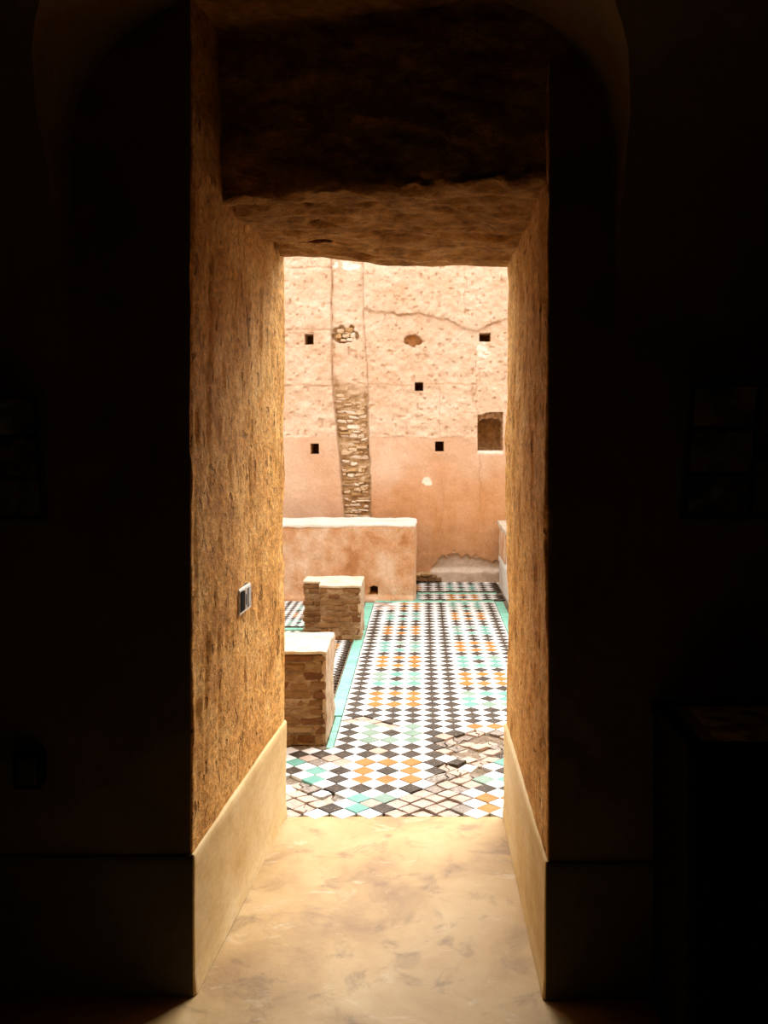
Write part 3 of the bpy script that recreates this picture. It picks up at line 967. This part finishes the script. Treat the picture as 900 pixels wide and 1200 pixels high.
# ------------------------------------------------------------------ brick pillar stubs
def pillar_stub(x0, x1, y0, y1, h, label, seed, notch=None, ncourse=10):
    root = empty('pillar_stub', ((x0 + x1) / 2, (y0 + y1) / 2, -.013), label, 'pillar stub')
    r = random.Random(seed)
    top_t = .020
    ins = .009
    def core(nm, a0, a1, b0, b1, m=M['mortar'], z1=h - top_t):
        return rough_box(nm, a0, a1, b0, b1, -.013, z1, m, root, .018, .009, .012, seed)
    segs = [(x0, x1, y0)]
    if notch:
        nx, ny = notch
        core('core', nx + ins, x1 - .02, y0 + ins, y1 - ins)
        core('core', x0 + ins, nx + ins + .01, ny + ins, y1 - ins)
        segs = [(nx, x1, y0), (x0, nx, ny)]
    else:
        core('core', x0 + ins, x1 - .02, y0 + ins, y1 - ins)
    ch = (h - top_t) / ncourse
    k = 0
    for (a0, a1, yf) in segs:
        for c in range(ncourse):
            zc = c * ch + ch / 2
            u = a0 + (r.uniform(-.12, 0) if c % 2 else 0)
            while u < a1 - .01:
                w = r.uniform(.08, .19)
                b0, b1 = max(u, a0), min(u + w, a1)
                if a1 - b1 < .04: b1 = a1
                if b1 - b0 > .03 and r.random() < .93:
                    prd = r.uniform(-.010, .002)
                    stone('brick', ((b0 + b1) / 2, yf + .045 - prd, zc + r.uniform(-.003, .003)), (b1 - b0) / 2 - .004, .045, ch / 2 * r.uniform(.70, .93),
                          M[r.choice(['brick_a', 'brick_a', 'brick_a', 'brick_b', 'brick_a', 'brick_c'])], root, seed * 100 + k, .72); k += 1
                u = b1 + .001 if b1 < a1 else a1
    # left and back faces get plain bricks too
    for c in range(ncourse):
        zc = c * ch + ch / 2
        yy = (notch[1] if notch else y0) + .10
        while yy < y1 - .06:
            l = min(r.uniform(.12, .22), y1 - yy)
            stone('brick', (x0 + .040, yy + l / 2, zc), .042, l / 2 - .005, ch / 2 * .78, M[r.choice(['brick_a', 'brick_c', 'brick_b'])], root, seed * 100 + k, .72); k += 1
            yy += l
    # plastered right flank
    rough_box('side_plaster', x1 - .026, x1, y0 + .006, y1, -.013, h - top_t + .004, M['sideplaster'], root, .018, .010, .010, seed + 5)
    # plastered top
    if notch:
        nx, ny = notch
        rough_box('top_plaster', nx - .004, x1 + .002, y0 - .002, y1, h - top_t, h, M['topplaster'], root, .02, .004, .008, seed + 8, keep_base=False)
        rough_box('top_plaster', x0, nx + .01, ny - .002, y1, h - top_t, h - .001, M['topplaster'], root, .02, .004, .008, seed + 9, keep_base=False)
    else:
        rough_box('top_plaster', x0, x1 + .002, y0 - .002, y1, h - top_t, h, M['topplaster'], root, .02, .004, .010, seed + 8, keep_base=False)
    return root


pillar_stub(-.955, -.491, 4.717, 5.180, .474, 'low square brick pillar stub with cream plaster top, standing nearest the doorway', 31)
pillar_stub(-.938, -.470, 7.057, 7.515, .416, 'low brick pillar stub with notched corner, in front of the low wall', 32, notch=(-.79, 7.26), ncourse=9)

# ------------------------------------------------------------------ low plastered walls
def low_wall():
    x0, x1, y0, y1, h = -3.6, -.062, 8.72, 9.40, .715
    root = empty('low_wall', ((x0 + x1) / 2, (y0 + y1) / 2, -.013), 'long peach plastered low wall with white cap and small drain hole', 'wall')
    hx0, hx1, hz0, hz1 = -.497, -.418, .050, .135
    xs = np.array(sorted(set(np.round(np.concatenate([np.linspace(x0, -1.6, 20), np.linspace(-1.58, x1, 150), [hx0 - .001, hx0 + .001, hx1 - .001, hx1 + .001]]), 4))))
    zs = np.array(sorted(set(np.round(np.concatenate([np.linspace(-.013, h - .022, 70), [hz0 - .001, hz0 + .001, hz1 - .001, hz1 + .001]]), 4))))
    X, Z = np.meshgrid(xs, zs, indexing='ij')
    hh = fbm(X * 3, Z * 3, 3, 201) * .02 + fbm(X * 14, Z * 14, 3, 203) * .006 + .02 * sstep(.05, 0, Z) * (1 + fbm(X * 8, Z, 2, 205))
    e = sstep(x1 - .03, x1, X); hh = hh * (1 - e) - .02 * e
    Y = y0 - hh
    k = (X > hx0 + .004 * np.sin(Z * 90)) & (X < hx1) & (Z > hz0) & (Z < hz1 - .02 * np.abs((X - (hx0 + hx1) / 2) / .04))
    Y = np.where(k, y0 + .3, Y)
    G = np.stack([X, Y, Z], -1)
    ys = np.linspace(y0 + .02, y1, 24)
    YY, ZZ = np.meshgrid(ys, zs, indexing='ij')
    S = np.stack([x1 + fbm(YY * 6, ZZ * 6, 3, 207) * .008, YY, ZZ], -1)
    S = np.concatenate([G[-1:], S], 0)
    B = np.stack([X, np.full_like(X, y1), Z], -1)[::-1]
    join_grids('plaster_body', [G, S, B], M['lowwall'], root)
    rough_box('lime_cap', x0, x1 + .006, y0 - .006, y1, h - .034, h, M['limecap'], root, .045, .006, .02, 211, keep_base=False)


low_wall()


def side_wall():
    x0, x1, y0, y1, h = .775, 1.55, 8.05, 9.66, .66
    root = empty('parapet', (x0, (y0 + y1) / 2, -.013), 'whitewashed low parapet with brown panel at the edge of the tiles', 'wall')
    rough_box('body', x0 + .02, x1, y0, y1, -.013, h - .05, M['limecap'], root, .05, .006, .015, 221)
    rough_box('brown_panel', x0 + .004, x0 + .04, 8.75, 9.42, .33, h - .055, M['lowwall'], root, .03, .006, .01, 223, keep_base=False)
    rough_box('cap', x0, x1, y0 - .01, y1, h - .05, h, M['topplaster'], root, .05, .005, .015, 225, keep_base=False)
    rough_box('ledge', x0, x0 + .05, y0, 9.45, .27, .325, M['limecap'], root, .03, .005, .012, 227, keep_base=False)


side_wall()

# ------------------------------------------------------------------ things in the dark room
# double light switch on the left jamb
def light_switch():
    yc, zc = 3.185, 1.019
    xw = XL_N + (yc - YN) * (XL_F - XL_N) / (YF - YN) - .008
    root = empty('light_switch', (xw, yc, zc - .045), 'small double light switch with dark rockers on the rough ochre doorway jamb', 'switch')
    root.rotation_euler = (0, 0, -math.atan2(XL_F - XL_N, YF - YN))
    def part(nm, x0, x1, y0, y1, z0, z1, m, bv, par=root):
        bm = bmesh.new(); box_bm(bm, x0, x1, y0, y1, z0, z1)
        if bv: bmesh.ops.bevel(bm, geom=bm.edges[:], offset=bv, segments=2, affect='EDGES')
        me = bpy.data.meshes.new(nm); bm.to_mesh(me); bm.free(); me.materials.append(m)
        o = bpy.data.objects.new(nm, me); C.objects.link(o); o.parent = par; return o
    part('back_box', -.01, .008, -.074, .074, .001, .089, M['charcoal'], .002)
    part('plate', .006, .016, -.078, .078, 0, .090, M['white_pl'], .004)
    rk = part('rocker', .012, .0185, -.070, -.022, .010, .080, M['rocker'], .002)
    rk2 = part('rocker', .012, .0185, -.014, .020, .010, .080, M['steel'], .002)
    part('slot', .017, .0192, -.004, .007, .025, .062, M['rocker'], 0, rk2)
    part('seam', .015, .0172, .023, .030, .012, .078, M['rocker'], 0)
    part('rocker', .012, .0185, .033, .070, .010, .080, M['steel'], .002)


light_switch()


def photo_board(xa, xb, zb, zt, yb, yt, label, cells):
    """framed board leaning out at its top; cells are (x0, x1, z0, z1) fractions"""
    w = xb - xa; hgt = math.hypot(zt - zb, yb - yt)
    root = empty('photo_board', (xa, yb, zb), label, 'picture')
    root.rotation_euler = (math.atan2(yb - yt, zt - zb), 0, 0)
    def part(nm, x0, x1, y0, y1, z0, z1, m, par=root):
        bm = bmesh.new(); box_bm(bm, x0, x1, y0, y1, z0, z1)
        me = bpy.data.meshes.new(nm); bm.to_mesh(me); bm.free(); me.materials.append(m)
        o = bpy.data.objects.new(nm, me); C.objects.link(o); o.parent = par; return o
    part('backing', .004, w - .004, -.014, -.002, .004, hgt - .004, M['black'])
    b = .008
    part('frame_bar', 0, b, -.022, 0, 0, hgt, M['charcoal']); part('frame_bar', w - b, w, -.022, 0, 0, hgt, M['charcoal'])
    part('frame_bar', b, w - b, -.022, 0, 0, b, M['charcoal']); part('frame_bar', b, w - b, -.022, 0, hgt - b, hgt, M['charcoal'])
    for k, (a, c, d, e) in enumerate(cells):
        part('photo', a * w, c * w, -.0165, -.013, d * hgt, e * hgt, PR[k % 3])


cells = [(.03, .33, .68, .96), (.03, .33, .345, .64), (.03, .33, .03, .315), (.36, .65, .56, .96), (.36, .65, .03, .42), (.68, .97, .68, .96), (.68, .97, .345, .64), (.68, .97, .03, .315)]
yb = 2.612; s_ = .968
photo_board((796 - CX) / F * yb, (796 - CX) / F * yb + .56, EYE - (606 - CY) / F * yb, EYE + (CY - 445) / F * yb * s_, yb, yb * s_,
            'dark framed board of excavation photographs on the wall above the display plinth', cells)
photo_board((57 - CX) / F * yb - .50, (57 - CX) / F * yb, EYE - (607 - CY) / F * yb, EYE + (CY - 460) / F * yb * .978, yb, yb * .978,
            'dark framed photo board hanging above the small black socket box', cells)


def plinth():
    x0, x1, y0, y1, h = .636, 1.50, 2.225, 2.583, .846
    root = empty('display_plinth', ((x0 + x1) / 2, (y0 + y1) / 2, 0), 'black display plinth with a printed site map under its rim', 'plinth')
    box('body', x0 + .006, x1 - .006, y0 + .012, y1, 0, h - .03, M['black'], root, .004)
    box('front_panel', x0 + .02, x1 - .02, y0, y0 + .016, .03, h - .05, M['black'], root, .003)
    b = .045
    box('rim', x0, x0 + b, y0, y1, h - .032, h, M['black'], root, .002); box('rim', x1 - b, x1, y0, y1, h - .032, h, M['black'], root, .002)
    box('rim', x0 + b, x1 - b, y0, y0 + .02, h - .032, h, M['black'], root, .002); box('rim', x0 + b, x1 - b, y1 - .03, y1, h - .032, h, M['black'], root, .002)
    box('card_border', x0 + b, x1 - b, y0 + .02, y1 - .03, h - .03, h - .008, M['card'], root)
    box('site_map', x0 + b + .045, x1 - b - .04, y0 + .026, y1 - .036, h - .012, h - .006, M['map'], root)


plinth()


def wall_box():
    yb = YN - .02
    x0 = (21 - CX) / F * yb; x1 = (53 - CX) / F * yb; z1 = EYE - (878 - CY) / F * yb; z0 = EYE - (920 - CY) / F * yb
    root = empty('socket_box', ((x0 + x1) / 2, yb, z0), 'small black socket box on the dark wall below a photo board', 'socket')
    box('housing', x0, x1, yb - .035, yb + .012, z0, z1, M['black'], root, .004)
    box('cover', x0 + .01, x1 - .01, yb - .042, yb - .033, z0 + .01, z1 - .01, M['charcoal'], root, .003)


wall_box()
